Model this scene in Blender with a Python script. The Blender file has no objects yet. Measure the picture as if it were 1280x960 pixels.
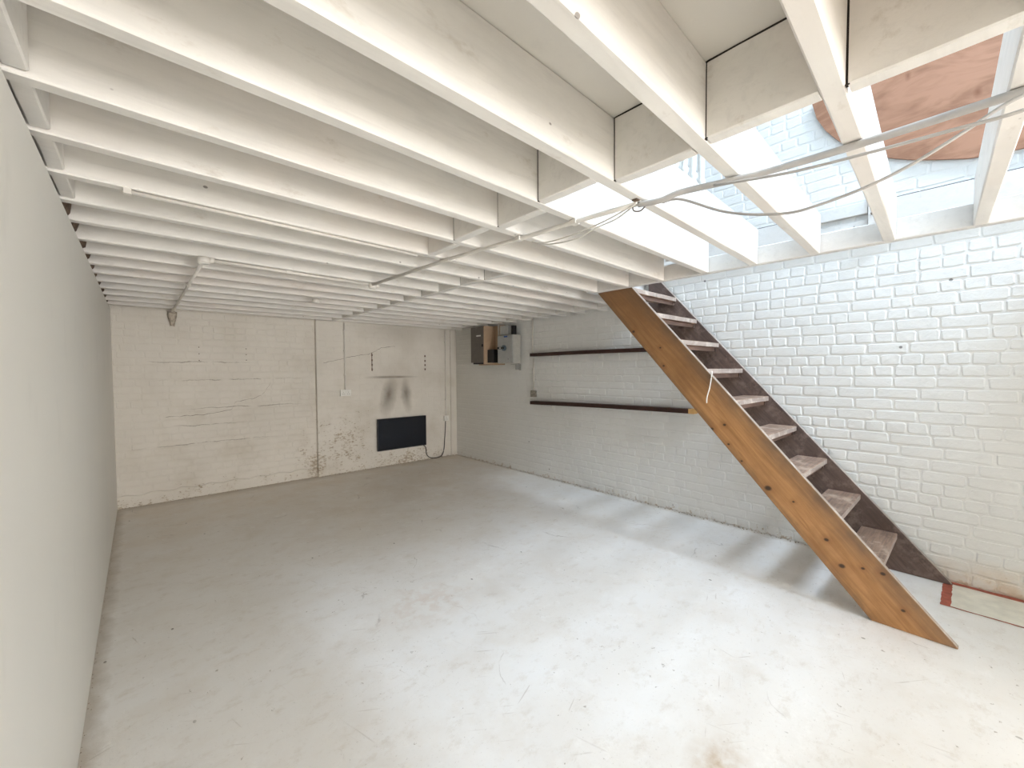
import bpy, bmesh, math, random
import numpy as np
from mathutils import Matrix, Vector
random.seed(7)
D = bpy.data
SC = bpy.context.scene
COL = SC.collection
EYE = 1.5                                   # eye height above the floor

# ------------------------------------------------------------------ camera
yaw, pitch, roll = 0.732102, 0.032873, -0.005569
F = Vector((math.sin(yaw)*math.cos(pitch), math.cos(yaw)*math.cos(pitch), -math.sin(pitch)))
R = Vector((math.cos(yaw), -math.sin(yaw), 0)); U = R.cross(F)
R2 = R*math.cos(roll)+U*math.sin(roll); U2 = -R*math.sin(roll)+U*math.cos(roll)
cd = D.cameras.new('camera'); cam = D.objects.new('camera', cd); COL.objects.link(cam)
cd.sensor_width = 36; cd.lens = 518.616/1280*36; cd.clip_start = .02
M4 = Matrix((R2, U2, -F)).transposed().to_4x4(); M4.translation = (0, 0, EYE)
cam.matrix_world = M4; SC.camera = cam

# ------------------------------------------------------------------ world, light, exposure
w = D.worlds.new('world'); SC.world = w; w.use_nodes = True
w.node_tree.nodes['Background'].inputs[0].default_value = (.74, .86, 1, 1)
w.node_tree.nodes['Background'].inputs[1].default_value = 1.0

def area(name, loc, rot, sx, sy, power, col):
    l = D.lights.new(name, 'AREA'); l.shape = 'RECTANGLE'; l.size = sx; l.size_y = sy
    l.energy = power; l.color = col
    o = D.objects.new(name, l); COL.objects.link(o); o.location = loc; o.rotation_euler = rot
    return o
# daylight through the rooflight of the storey above
area('rooflight_daylight', (2.85, -3.1, 7.52), (0, 0, 0), .9, 3.2, 395, (.72, .875, 1.06))
# fill light added at an unseen opening in the wall behind the camera
area('rear_fill', (1.45, -5.52, 1.25), (math.radians(90), 0, 0), 1.9, 1.8, 165, (1.0, .955, .915))
SC.view_settings.view_transform = 'Standard'; SC.view_settings.look = 'None'
SC.view_settings.exposure = 1.09; SC.view_settings.gamma = 1; SC.view_settings.use_curve_mapping = False
SC.cycles.max_bounces = 14; SC.cycles.diffuse_bounces = 10

# ------------------------------------------------------------------ helpers: objects
def link(name, me, mat=None, parent=None, loc=(0, 0, 0), label=None, cat=None, group=None, kind=None):
    if mat is not None and len(me.materials) == 0:
        for m in (mat if isinstance(mat, (list, tuple)) else [mat]): me.materials.append(m)
    o = D.objects.new(name, me); COL.objects.link(o); o.location = loc
    if parent: o.parent = parent
    if label: o['label'] = label
    if cat: o['category'] = cat
    if group: o['group'] = group
    if kind: o['kind'] = kind
    return o
def thing(name, label, cat, loc=(0, 0, 0), group=None):
    o = D.objects.new(name, None); COL.objects.link(o); o.location = loc
    o.empty_display_size = .1
    o['label'] = label; o['category'] = cat
    if group: o['group'] = group
    return o
def mesh(name, vs, fs, smooth=False):
    me = D.meshes.new(name); me.from_pydata(vs, [], fs); me.validate(); me.update()
    if smooth: me.shade_smooth()
    return me
def from_bm(name, bm, smooth=False):
    bmesh.ops.recalc_face_normals(bm, faces=bm.faces)
    me = D.meshes.new(name); bm.to_mesh(me); bm.free()
    if smooth: me.shade_smooth()
    return me
def add_box(bm, x0, x1, y0, y1, z0, z1, bev=0, mat=0):
    r = bmesh.ops.create_cube(bm, size=1)
    vs = r['verts']
    for v in vs:
        v.co = Vector(((x0+x1)/2+v.co.x*(x1-x0), (y0+y1)/2+v.co.y*(y1-y0), (z0+z1)/2+v.co.z*(z1-z0)))
    fs = {f for v in vs for f in v.link_faces}
    for f in fs: f.material_index = mat
    if bev:
        es = {e for f in fs for e in f.edges}
        r2 = bmesh.ops.bevel(bm, geom=list(es), offset=bev, segments=2, affect='EDGES', profile=.5)
        for f in r2['faces']: f.material_index = mat
def box(name, x0, x1, y0, y1, z0, z1, mat=None, parent=None, bev=0, **k):
    bm = bmesh.new(); add_box(bm, x0, x1, y0, y1, z0, z1, bev)
    return link(name, from_bm(name, bm), mat, parent, **k)
def tube_into(bm, pts, rad, n=8, mat=0, closed_ends=True):
    pts = [Vector(p) for p in pts]
    rings = []
    up = Vector((0, 0, 1))
    for i, p in enumerate(pts):
        t = (pts[min(i+1, len(pts)-1)]-pts[max(i-1, 0)]).normalized()
        a = up if abs(t.z) < .95 else Vector((1, 0, 0))
        s = t.cross(a).normalized(); b = s.cross(t).normalized()
        r = rad[i] if isinstance(rad, (list, tuple)) else rad
        rings.append([bm.verts.new(p+(s*math.cos(2*math.pi*k/n)+b*math.sin(2*math.pi*k/n))*r) for k in range(n)])
    for a, b in zip(rings, rings[1:]):
        for k in range(n):
            f = bm.faces.new((a[k], a[(k+1) % n], b[(k+1) % n], b[k])); f.material_index = mat; f.smooth = True
    if closed_ends:
        bm.faces.new(rings[0]).material_index = mat; bm.faces.new(rings[-1][::-1]).material_index = mat
def tube(name, pts, rad, mat=None, parent=None, n=8, **k):
    bm = bmesh.new(); tube_into(bm, pts, rad, n)
    return link(name, from_bm(name, bm), mat, parent, **k)
def spline(pts, sub=6):
    pts = [Vector(p) for p in pts]; out = []
    for i in range(len(pts)-1):
        p0 = pts[max(i-1, 0)]; p1 = pts[i]; p2 = pts[i+1]; p3 = pts[min(i+2, len(pts)-1)]
        for s in range(sub):
            t = s/sub
            out.append(.5*((2*p1)+(p2-p0)*t+(2*p0-5*p1+4*p2-p3)*t*t+(3*p1-p0-3*p2+p3)*t**3))
    out.append(pts[-1]); return out
def prism_x(name, prof, x0, x1, mats=None, parent=None, fm=None, bev=0, **k):
    """profile of (y,z) points extruded along x. fm(i)->material of side i, -1 x0 cap, -2 x1 cap"""
    n = len(prof)
    bm = bmesh.new()
    a = [bm.verts.new((x0, y, z)) for y, z in prof]; b = [bm.verts.new((x1, y, z)) for y, z in prof]
    fa = bm.faces.new(a); fb = bm.faces.new(b[::-1])
    if fm: fa.material_index = fm(-1); fb.material_index = fm(-2)
    for i in range(n):
        f = bm.faces.new((a[i], b[i], b[(i+1) % n], a[(i+1) % n]))
        if fm: f.material_index = fm(i)
    if bev: bmesh.ops.bevel(bm, geom=list(bm.edges), offset=bev, segments=1, affect='EDGES')
    return link(name, from_bm(name, bm), mats, parent, **k)

# ------------------------------------------------------------------ helpers: materials
class NT:
    def __init__(s, name):
        s.m = D.materials.new(name); s.m.use_nodes = True; s.t = s.m.node_tree; s.n = s.t.nodes
        s.b = s.n['Principled BSDF']
        g = s.n.new('ShaderNodeNewGeometry'); s.P = g.outputs['Position']
        sp = s.n.new('ShaderNodeSeparateXYZ'); s.t.links.new(s.P, sp.inputs[0])
        s.x, s.y, s.z = sp.outputs
    def put(s, inp, v):
        if isinstance(v, bpy.types.NodeSocket): s.t.links.new(v, inp)
        elif isinstance(v, (tuple, list)): inp.default_value = tuple(v)+((1,) if len(v) == 3 and inp.type == 'RGBA' else ())
        else: inp.default_value = v
    def math(s, op, a, b=0, c=None, clamp=False):
        n = s.n.new('ShaderNodeMath'); n.operation = op; n.use_clamp = clamp
        s.put(n.inputs[0], a); s.put(n.inputs[1], b)
        if c is not None: s.put(n.inputs[2], c)
        return n.outputs[0]
    def scale(s, v):
        n = s.n.new('ShaderNodeVectorMath'); n.operation = 'MULTIPLY'
        s.put(n.inputs[0], s.P); n.inputs[1].default_value = v; return n.outputs[0]
    def rot(s, rx, v):
        n = s.n.new('ShaderNodeMapping'); s.put(n.inputs['Vector'], s.P)
        n.inputs['Rotation'].default_value = (rx, 0, 0); n.inputs['Scale'].default_value = (1, 1, 1)
        n2 = s.n.new('ShaderNodeVectorMath'); n2.operation = 'MULTIPLY'
        s.put(n2.inputs[0], n.outputs[0]); n2.inputs[1].default_value = v; return n2.outputs[0]
    def noise(s, sc, vec=None, det=4, rough=.6, dist=0):
        n = s.n.new('ShaderNodeTexNoise'); s.put(n.inputs['Vector'], vec or s.P)
        n.inputs['Scale'].default_value = sc; n.inputs['Detail'].default_value = det
        n.inputs['Roughness'].default_value = rough; n.inputs['Distortion'].default_value = dist
        return n.outputs[0]
    def voro(s, sc, vec=None, feat='F1'):
        n = s.n.new('ShaderNodeTexVoronoi'); n.feature = feat; s.put(n.inputs['Vector'], vec or s.P)
        n.inputs['Scale'].default_value = sc; return n.outputs['Distance']
    def rng(s, v, a, b, c=0., d=1.):
        n = s.n.new('ShaderNodeMapRange'); s.put(n.inputs[0], v)
        for i, q in enumerate((a, b, c, d)): n.inputs[i+1].default_value = q
        return n.outputs[0]
    def mix(s, f, a, b):
        n = s.n.new('ShaderNodeMix'); n.data_type = 'RGBA'
        s.put(n.inputs[0], f); s.put(n.inputs[6], a); s.put(n.inputs[7], b); return n.outputs[2]
    def blob(s, axes, c, r, soft=1.0):
        """1 at the centre falling to 0 at the ellipse of radii r"""
        acc = None
        for ax, cc, rr in zip(axes, c, r):
            d = s.math('DIVIDE', s.math('SUBTRACT', ax, cc), rr); d = s.math('MULTIPLY', d, d)
            acc = d if acc is None else s.math('ADD', acc, d)
        return s.rng(s.math('SQRT', acc), 1-soft, 1, 1, 0)
    def bump(s, h, st, dist=.01):
        n = s.n.new('ShaderNodeBump'); n.inputs['Strength'].default_value = st; n.inputs['Distance'].default_value = dist
        s.put(n.inputs['Height'], h); s.t.links.new(n.outputs[0], s.b.inputs['Normal'])
    def out(s, col, rough=.6, spec=.3, metal=0):
        s.put(s.b.inputs['Base Color'], col); s.put(s.b.inputs['Roughness'], rough)
        s.b.inputs['Specular IOR Level'].default_value = spec; s.b.inputs['Metallic'].default_value = metal
        return s.m
def plain(name, col, rough=.5, metal=0, spec=.4, var=.12, sc=14):
    t = NT(name); c2 = tuple(c*(1-var) for c in col)
    t.bump(t.noise(sc*6), .15, .002)
    return t.out(t.mix(t.rng(t.noise(sc), .35, .65), col, c2), rough, spec, metal)

def paint_wood(name, base, dark):
    t = NT(name)
    g = t.noise(1, t.scale((2.5, 30, 34)), 5, .65, .4)
    big = t.noise(2.3, None, 3)
    c = t.mix(t.rng(big, .35, .7), base, dark)
    c = t.mix(t.rng(g, .50, .72, 0, .5), c, tuple(q*.78 for q in base))
    c = t.mix(t.rng(t.noise(3.6, t.scale((.7, 1, 2.2)), 5, .7), .48, .68, 0, .4), c, tuple(q*.84 for q in base))
    pk = t.rng(t.noise(1.1, None, 2), .5, .65, 0, .35)
    c = t.mix(pk, c, (base[0]*.98, base[1]*.90, base[2]*.86))
    stain = t.rng(t.noise(5, t.scale((1, 2, 2)), 5, .7), .61, .72, 0, .38)
    c = t.mix(stain, c, (.46, .40, .32))
    v = t.voro(4.2, t.scale((1, 1.5, 1.5)))
    dot = t.rng(v, .030, .042, 1, 0)
    c = t.mix(t.math('MULTIPLY', dot, .75), c, (.12, .10, .09))
    t.bump(t.math('ADD', g, t.math('MULTIPLY', t.noise(60, None, 3), .35)), .28, .004)
    return t.out(c, t.rng(t.noise(9), .3, .7, .38, .6), .35)
MJ = paint_wood('painted_joist_timber', (.80, .78, .745), (.73, .71, .675))
MT = paint_wood('painted_trimmer_timber', (.69, .685, .67), (.63, .625, .61))

def brick_paint(name, base, dark, back=False):
    t = NT(name)
    big = t.noise(1.3, None, 4)
    c = t.mix(t.rng(big, .35, .7), base, dark)
    c = t.mix(t.rng(t.noise(14, None, 5), .58, .72, 0, .22), c, tuple(q*.78 for q in base))
    fine = t.noise(38, None, 5, .7)
    zl = t.rng(t.z, 0, .75, 1, 0)
    if back:
        # soot left by a heater: a dark line and two plumes
        wob = t.math('ADD', t.x, t.rng(t.noise(7), 0, 1, -.05, .05))
        bl = t.math('MULTIPLY', t.blob((wob, t.z), (3.0, 1.405), (.50, .030), .7), .8)
        slant = t.math('ADD', wob, t.math('MULTIPLY', t.math('SUBTRACT', t.z, 1.10), -.20))
        p1 = t.math('MULTIPLY', t.blob((slant, t.z), (2.93, 1.13), (.17, .38), .95), .92)
        slant2 = t.math('ADD', wob, t.math('MULTIPLY', t.math('SUBTRACT', t.z, 1.10), .12))
        p2 = t.math('MULTIPLY', t.blob((slant2, t.z), (3.24, 1.14), (.12, .35), .95), .85)
        p3 = t.math('MULTIPLY', t.blob((wob, t.z), (3.05, 1.30), (.5, .45), 1), .22)
        top = t.math('MULTIPLY', t.blob((wob, t.z), (3.1, 2.15), (.8, .3), 1), .30)
        soot = t.math('MAXIMUM', t.math('MAXIMUM', bl, p1), t.math('MAXIMUM', p2, t.math('MAXIMUM', p3, top)))
        c = t.mix(soot, c, (.20, .17, .135))
        dirt = t.math('MULTIPLY', t.rng(t.noise(3.0, None, 4), .48, .7), t.rng(t.z, .2, 2.4, .45, .15))
        c = t.mix(dirt, c, (.52, .47, .385))
        # peeled paint low on the wall, mostly either side of the pier
        near = t.math('MAXIMUM', t.math('MULTIPLY', t.blob((t.x, t.z), (2.25, .45), (.85, .85), 1), .8), t.math('MULTIPLY', t.blob((t.x, t.z), (3.3, .05), (1.3, .45), 1), .9))
        near = t.math('MAXIMUM', near, t.math('MULTIPLY', t.rng(t.z, .0, .30, 1, 0), .62))
        near = t.math('MAXIMUM', near, t.math('MULTIPLY', t.blob((t.x, t.z), (1.82, .2), (.45, .6), 1), .95))
        pe = t.rng(t.math('ADD', t.math('ADD', t.math('MULTIPLY', t.noise(26, t.scale((1, 1, 1.7)), 6, .72), .72), t.math('MULTIPLY', t.noise(6, None, 3), .28)), t.math('MULTIPLY', near, .22)), .675, .70)
        c = t.mix(t.math('MULTIPLY', pe, .85), c, t.mix(t.rng(t.noise(40), .4, .6), (.30, .235, .16), (.50, .43, .33)))
        # open bed joints
        for z0, xa, xb in ((1.405, 0, 1.85), (.64, -.2, 1.5), (1.62, -.1, 1.2), (1.06, .3, 1.85), (.86, .2, 1.1)):
            wz = t.math('ADD', t.z, t.rng(t.noise(6), .3, .7, -.012, .012))
            ln = t.math('MULTIPLY', t.blob((t.x, wz), ((xa+xb)/2, z0), ((xb-xa)/2, .007), .6), t.rng(t.noise(9), .4, .55, 0, .75))
            c = t.mix(ln, c, (.24, .20, .16))
    else:
        lo = t.math('MULTIPLY', t.rng(t.z, 0, .16, 1, 0), .30)
        pe = t.math('MULTIPLY', t.rng(t.math('ADD', t.noise(22, None, 6, .72), t.math('MULTIPLY', lo, .72)), .735, .775), .75)
        c = t.mix(pe, c, (.42, .33, .24))
        # bare, dusty foot of the wall beside the stair
        ft = t.math('MULTIPLY', t.blob((t.y, t.z), (-.15, .02), (.6, .20), .9), t.rng(t.noise(11), .35, .6, .3, .9))
        c = t.mix(ft, c, (.62, .51, .40))
        dot = t.rng(t.voro(2.6), .022, .032, 1, 0)
        c = t.mix(t.math('MULTIPLY', dot, .8), c, (.10, .09, .09))
        # soft tan darkening around the far corner by the switchgear
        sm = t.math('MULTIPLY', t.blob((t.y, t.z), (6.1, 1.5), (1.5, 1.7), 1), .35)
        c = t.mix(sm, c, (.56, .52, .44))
    t.bump(t.math('ADD', fine, t.math('MULTIPLY', t.noise(9, None, 4), 1.3)), .5, .006)
    return t.out(c, .55, .3)
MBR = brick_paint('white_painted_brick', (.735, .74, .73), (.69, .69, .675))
MBB = brick_paint('stained_painted_brick', (.73, .695, .635), (.655, .62, .56), True)

def plaster(name, base, dark, marks=.3):
    t = NT(name)
    c = t.mix(t.rng(t.noise(1.1, None, 3), .3, .7), base, dark)
    sm = t.rng(t.noise(4.5, t.scale((1, 1, .5)), 5, .65), .6, .75, 0, marks)
    c = t.mix(sm, c, tuple(q*.78 for q in base))
    dot = t.rng(t.voro(1.9), .012, .018, 1, 0)
    c = t.mix(t.math('MULTIPLY', dot, .5), c, (.35, .32, .29))
    t.bump(t.noise(45, None, 4), .12, .003)
    return t.out(c, .5, .3)
MPL = plaster('smooth_cream_plaster', (.80, .79, .745), (.77, .765, .73))
MPU = plaster('upper_white_plaster', (.72, .72, .71), (.68, .68, .67), .1)
MCB = plaster('painted_ceiling_board', (.74, .72, .68), (.64, .615, .57), .5)

def floor_mat():
    t = NT('painted_concrete_floor')
    base = (.87, .87, .865)
    c = t.mix(t.rng(t.noise(.9, None, 4, .6, .4), .38, .68), base, (.81, .79, .755))
    c = t.mix(t.rng(t.noise(3.2, None, 5, .65), .5, .72, 0, .5), c, (.76, .72, .665))
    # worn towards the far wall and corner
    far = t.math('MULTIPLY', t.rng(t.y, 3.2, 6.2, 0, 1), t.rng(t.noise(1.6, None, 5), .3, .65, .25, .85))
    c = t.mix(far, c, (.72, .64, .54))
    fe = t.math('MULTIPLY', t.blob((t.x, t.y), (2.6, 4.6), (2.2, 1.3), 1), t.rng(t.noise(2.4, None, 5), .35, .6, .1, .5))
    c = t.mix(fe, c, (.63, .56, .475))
    # speckled pitting
    sp = t.rng(t.noise(70, None, 6, .75), .60, .68, 0, 1)
    spm = t.rng(t.noise(1.7, None, 3), .38, .60, .22, .85)
    c = t.mix(t.math('MULTIPLY', sp, spm), c, (.50, .47, .43))
    sm = t.rng(t.noise(8, t.scale((1, 1.5, 1)), 6, .75), .54, .68, 0, .38)
    c = t.mix(sm, c, (.62, .57, .50))
    pt = t.rng(t.noise(5.5, None, 6, .8), .36, .44, .35, 0)
    c = t.mix(pt, c, (.93, .93, .92))
    # dark chips
    ch = t.rng(t.voro(5.0, t.scale((1.6, 1, 1))), .045, .06, 1, 0)
    chm = t.rng(t.noise(2.2), .50, .55)
    c = t.mix(t.math('MULTIPLY', t.math('MULTIPLY', ch, chm), .85), c, (.22, .20, .18))
    ch2 = t.rng(t.math('ADD', t.noise(26, None, 5, .7), t.math('MULTIPLY', t.noise(1.2), .2)), .765, .79)
    c = t.mix(t.math('MULTIPLY', ch2, .7), c, (.33, .29, .25))
    # hairline cracks and scratches
    nz = t.n.new('ShaderNodeTexNoise'); nz.inputs['Scale'].default_value = 2.5; nz.inputs['Detail'].default_value = 5
    t.put(nz.inputs['Vector'], t.P)
    va = t.n.new('ShaderNodeVectorMath'); va.operation = 'MULTIPLY_ADD'
    t.put(va.inputs[0], nz.outputs['Color']); va.inputs[1].default_value = (.5, .5, 0); t.put(va.inputs[2], t.P)
    ck = t.rng(t.voro(.95, va.outputs[0], 'DISTANCE_TO_EDGE'), .0015, .0045, 1, 0)
    ckm = t.rng(t.noise(2.6, None, 4), .54, .66, 0, .6)
    c = t.mix(t.math('MULTIPLY', ck, ckm), c, (.34, .31, .28))
    for ang, s1 in ((.6, 1.0), (-.35, 1.3), (1.3, .8)):
        mp = t.n.new('ShaderNodeMapping'); mp.inputs['Rotation'].default_value = (0, 0, ang)
        t.put(mp.inputs['Vector'], t.P)
        sv = t.n.new('ShaderNodeVectorMath'); sv.operation = 'MULTIPLY'; t.put(sv.inputs[0], mp.outputs[0]); sv.inputs[1].default_value = (3*s1, 60*s1, 1)
        sc = t.rng(t.noise(1, sv.outputs[0], 2, .4), .70, .74, 0, .45)
        c = t.mix(t.math('MULTIPLY', sc, t.rng(t.noise(3.1*s1), .5, .6)), c, (.48, .44, .40))
    # rusty brown stain and pinkish patches of old paint
    st = t.math('MULTIPLY', t.blob((t.x, t.y), (1.60, .62), (.17, .13), 1), t.rng(t.noise(18, None, 5), .35, .65, .2, .85))
    c = t.mix(st, c, (.52, .40, .27))
    pk = t.math('MULTIPLY', t.blob((t.x, t.y), (1.35, 2.35), (.38, .30), 1), t.rng(t.noise(9, None, 5), .45, .55, 0, .45))
    c = t.mix(pk, c, (.66, .54, .46))
    # grime gathered along the foot of the walls
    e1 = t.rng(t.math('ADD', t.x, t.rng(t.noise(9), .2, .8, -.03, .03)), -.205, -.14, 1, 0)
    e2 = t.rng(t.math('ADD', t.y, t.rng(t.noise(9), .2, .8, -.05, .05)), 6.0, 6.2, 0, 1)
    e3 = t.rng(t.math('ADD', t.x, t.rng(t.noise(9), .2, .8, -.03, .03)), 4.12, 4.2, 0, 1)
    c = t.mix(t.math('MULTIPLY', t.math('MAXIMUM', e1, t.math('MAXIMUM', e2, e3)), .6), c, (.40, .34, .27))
    h = t.math('ADD', t.math('MULTIPLY', t.noise(55, None, 5, .7), .5), t.noise(7, None, 4))
    t.bump(t.math('SUBTRACT', h, t.math('MULTIPLY', ch, .6)), .25, .006)
    return t.out(c, t.rng(t.noise(4, None, 4), .3, .7, .38, .62), .4)
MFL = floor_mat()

ANG = math.atan(1.117)                        # pitch of the stair
def stair_wood(name, light, dark, wear=None, rot=True, sc=(60, 3.0, 40), contrast=(.35, .7), knots=False):
    t = NT(name)
    v = t.rot(-ANG, sc) if rot else t.scale((3.0, 60, 60))
    g = t.noise(1, v, 5, .62, .8)
    c = t.mix(t.rng(g, *contrast), light, dark)
    c = t.mix(t.rng(t.noise(2.2, None, 4), .45, .7, 0, .55), c, tuple(q*.62 for q in dark))
    if wear:
        c = t.mix(t.rng(t.noise(9, None, 6, .75), .50, .62, 0, .8), c, wear)
    if knots:
        # dirty upper margin, scattered knots with dark hearts
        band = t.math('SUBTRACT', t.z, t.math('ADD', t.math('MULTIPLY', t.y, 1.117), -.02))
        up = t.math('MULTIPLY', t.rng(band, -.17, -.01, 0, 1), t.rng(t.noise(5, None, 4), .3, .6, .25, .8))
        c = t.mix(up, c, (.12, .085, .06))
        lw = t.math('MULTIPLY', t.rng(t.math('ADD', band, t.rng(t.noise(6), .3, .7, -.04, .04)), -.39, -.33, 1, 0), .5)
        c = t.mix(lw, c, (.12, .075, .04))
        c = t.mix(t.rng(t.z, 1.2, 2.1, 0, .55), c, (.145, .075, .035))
        for ky, kz, kr in ((1.98, 1.83, .022), (1.73, 1.68, .014), (1.70, 1.53, .015), (1.31, 1.05, .022), (1.22, 1.09, .018), (1.19, .95, .014), (1.10, .84, .013),
                           (.93, .68, .034), (.60, .42, .02), (.52, .28, .026), (.42, .30, .015), (.78, .62, .012), (.33, .30, .02), (1.45, 1.18, .012), (.24, .12, .016)):
            k1 = t.blob((t.y, t.z), (ky, kz), (kr*2.6, kr*2.2), 1)
            c = t.mix(t.math('MULTIPLY', k1, .6), c, (.20, .085, .03))
            k2 = t.blob((t.y, t.z), (ky, kz), (kr*.8, kr*.62), .5)
            c = t.mix(t.math('MULTIPLY', k2, .9), c, (.025, .015, .01))
    t.bump(g, .25, .003)
    return t.out(c, t.rng(t.noise(6), .3, .7, .38, .62), .4)
MSO = stair_wood('varnished_pine', (.43, .225, .09), (.27, .13, .048), knots=True)
MSD = stair_wood('dark_stained_wood', (.15, .10, .083), (.075, .052, .046), (.21, .15, .125))
MSE = stair_wood('worn_board_edge', (.40, .345, .29), (.25, .20, .165), (.52, .47, .42))
MTR = stair_wood('worn_tread_wood', (.36, .235, .165), (.15, .10, .08), (.50, .38, .29), False)
MTF = stair_wood('worn_tread_nosing', (.43, .36, .31), (.29, .23, .20), (.54, .48, .43), False)
MTB = stair_wood('brown_bearer_wood', (.24, .155, .12), (.13, .085, .07), None, False)
MSH = stair_wood('dark_mahogany_batten', (.060, .022, .014), (.028, .012, .009), None, True, (40, 6, 40))
MSC = plain('sawn_timber_end', (.70, .42, .16), .6)
t = NT('orange_plywood')
v = t.scale((1, 1.0, 2.6))
g = t.noise(1.9, v, 3, .55, 2.2)
c = t.mix(t.rng(g, .4, .6), (.38, .20, .125), (.27, .135, .08))
c = t.mix(t.rng(t.noise(30, t.scale((1, .5, 4)), 3), .55, .75, 0, .3), c, (.41, .235, .155))
for a, b, r in ((.02, 3.32, .035), (.30, 3.22, .03), (.36, 3.6, .03), (.7, 3.45, .025)):
    c = t.mix(t.math('MULTIPLY', t.blob((t.y, t.z), (a, b), (r*.7, r*1.4), 1), .7), c, (.17, .07, .035))
t.bump(g, .1, .002); MPLY = t.out(c, .6, .3)
MWH = plain('white_plastic', (.80, .79, .75), .4)
MCD = plain('painted_conduit', (.72, .69, .64), .45)
MCG = plain('grey_cable_sheath', (.46, .44, .42), .5)
MCW = plain('pale_cable_sheath', (.66, .63, .58), .5)
MBK = plain('black_rubber', (.012, .012, .014), .5)
MSCR = plain('black_glass_screen', (.004, .006, .012), .16, spec=.5, var=.02)
MBZ = plain('black_plastic_bezel', (.012, .013, .018), .35)
MGB = plain('grey_metal_case', (.42, .43, .43), .4, .2)
MGS = plain('grey_metal_side', (.55, .54, .50), .45, .1)
MDB = plain('brown_grey_case', (.155, .135, .12), .5)
MTN = plain('tan_board', (.50, .36, .245), .7, sc=9)
MBL = plain('blue_label', (.03, .10, .33), .4)
MRU = plain('rusty_metal', (.17, .12, .085), .7, .3)
MRED = plain('red_floor_paint', (.46, .12, .075), .6, sc=20, var=.4)
MCRM = plain('cream_floor_paint', (.84, .81, .71), .6, sc=9, var=.16)
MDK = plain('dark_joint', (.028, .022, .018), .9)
MDB2 = plain('dirty_brown_brick', (.17, .115, .08), .9, sc=20, var=.5)
MSV = plain('galvanised_steel', (.45, .45, .43), .45, .7)

# ------------------------------------------------------------------ room shell
XL, XR, YB, ZC, ZB = -.213, 4.205, 6.25, 2.208, 2.443     # left, right, back; joist soffit, board soffit
YF = -5.4
UT = 7.5                                                    # underside of the upper storey's roof
ST = 'structure'
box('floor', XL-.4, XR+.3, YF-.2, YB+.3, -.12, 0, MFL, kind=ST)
wl = box('wall_left', XL-.075, XL, YF, YB, 0, ZC-.022, MPL, kind=ST)
box('old_brickwork', XL-.30, XL-.10, YF, YB, ZC-.10, ZB+.04, MDB2, wl)
wb = box('wall_back', XL-.3, XR+.3, YB, YB+.2, 0, 2.75, MBB, kind=ST)
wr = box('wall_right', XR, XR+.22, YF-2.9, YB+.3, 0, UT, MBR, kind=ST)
# wall behind the camera; its wide opening is added for the fill light
bm = bmesh.new()
add_box(bm, XL-.3, .45, YF-.12, YF, 0, 2.7); add_box(bm, 2.45, XR+.1, YF-.12, YF, 0, 2.7)
add_box(bm, .45, 2.45, YF-.12, YF, 2.18, 2.7); add_box(bm, .45, 2.45, YF-.12, YF, 0, .32)
link('wall_front', from_bm('wall_front', bm), MPL, kind=ST)
bm = bmesh.new()
for a, b in ((.45, .50), (1.10, 1.15), (1.75, 1.80), (2.40, 2.45)): add_box(bm, a, b, YF-.08, YF-.02, .32, 2.18)
add_box(bm, .45, 2.45, YF-.08, YF-.02, 2.12, 2.18); add_box(bm, .45, 2.45, YF-.08, YF-.02, .32, .38)
link('fill_window_1', from_bm('fill_window_1', bm), MWH, kind=ST)  # unseen frame added around the fill light

box('wall_light_blocker', 2.75, XR-.012, -1.72, -1.60, 0, ZC-.003, MPL, kind=ST)  # unseen stub wall added to keep the rear fill off the right wall
# upper storey: plain walls and a roof with a rooflight
uw = box('wall_upper_left', XL-.5, XL-.38, YF-2.7, YB+.3, 2.55, UT, MPU, kind=ST)
box('wall_upper_back', XL-.5, XR+.3, YB+.2, YB+.32, 2.5, UT, MPU, kind=ST)
box('wall_upper_front', XL-.5, XR+.3, YF-2.9, YF-2.7, 2.5, UT, MPU, kind=ST)
bm = bmesh.new()
a, b, c_, d = 2.35, 3.35, -4.75, -1.45
add_box(bm, XL-.5, a, YF-2.9, YB+.3, UT, UT+.1); add_box(bm, b, XR+.3, YF-2.9, YB+.3, UT, UT+.1)
add_box(bm, a, b, YF-2.9, c_, UT, UT+.1); add_box(bm, a, b, d, YB+.3, UT, UT+.1)
link('roof', from_bm('roof', bm), MPU, kind=ST)
bm = bmesh.new()
add_box(bm, a, a+.04, c_, d, UT+.02, UT+.14); add_box(bm, b-.04, b, c_, d, UT+.02, UT+.14)
add_box(bm, a, b, c_, c_+.04, UT+.02, UT+.14); add_box(bm, a, b, d-.04, d, UT+.02, UT+.14)
link('window_2', from_bm('window_2', bm), MWH, kind=ST)

# ceiling boards: closed over the room, open over the near bays and above the stair
HX, HY, TX, SY = 1.385, 1.345, 3.13, 2.40     # hole from x=HX, up to y=HY; stairwell beyond x=TX up to y=SY
def hole_y(x): return HY
bm = bmesh.new()
add_box(bm, XL-.5, HX, YF-2.8, HY, ZB, ZB+.022)
add_box(bm, XL-.28, TX+.01, HY, SY, ZB, ZB+.022)
add_box(bm, XL-.28, XR, SY, YB, ZB, ZB+.022)
add_box(bm, HX, XR, YF-2.8, -.452, ZB, ZB+.022)  # boards out of view, added to cut light falling on the near floor
ceil = link('ceiling', from_bm('ceiling', bm), MCB, kind=ST)
box('floor_upper', XL-.28, HX, YF, HY, ZB+.023, ZB+.045, MPU, kind=ST)
box('floor_upper.001', XL-.28, TX+.02, HY+.001, SY, ZB+.023, ZB+.045, MPU, kind=ST)

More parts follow.
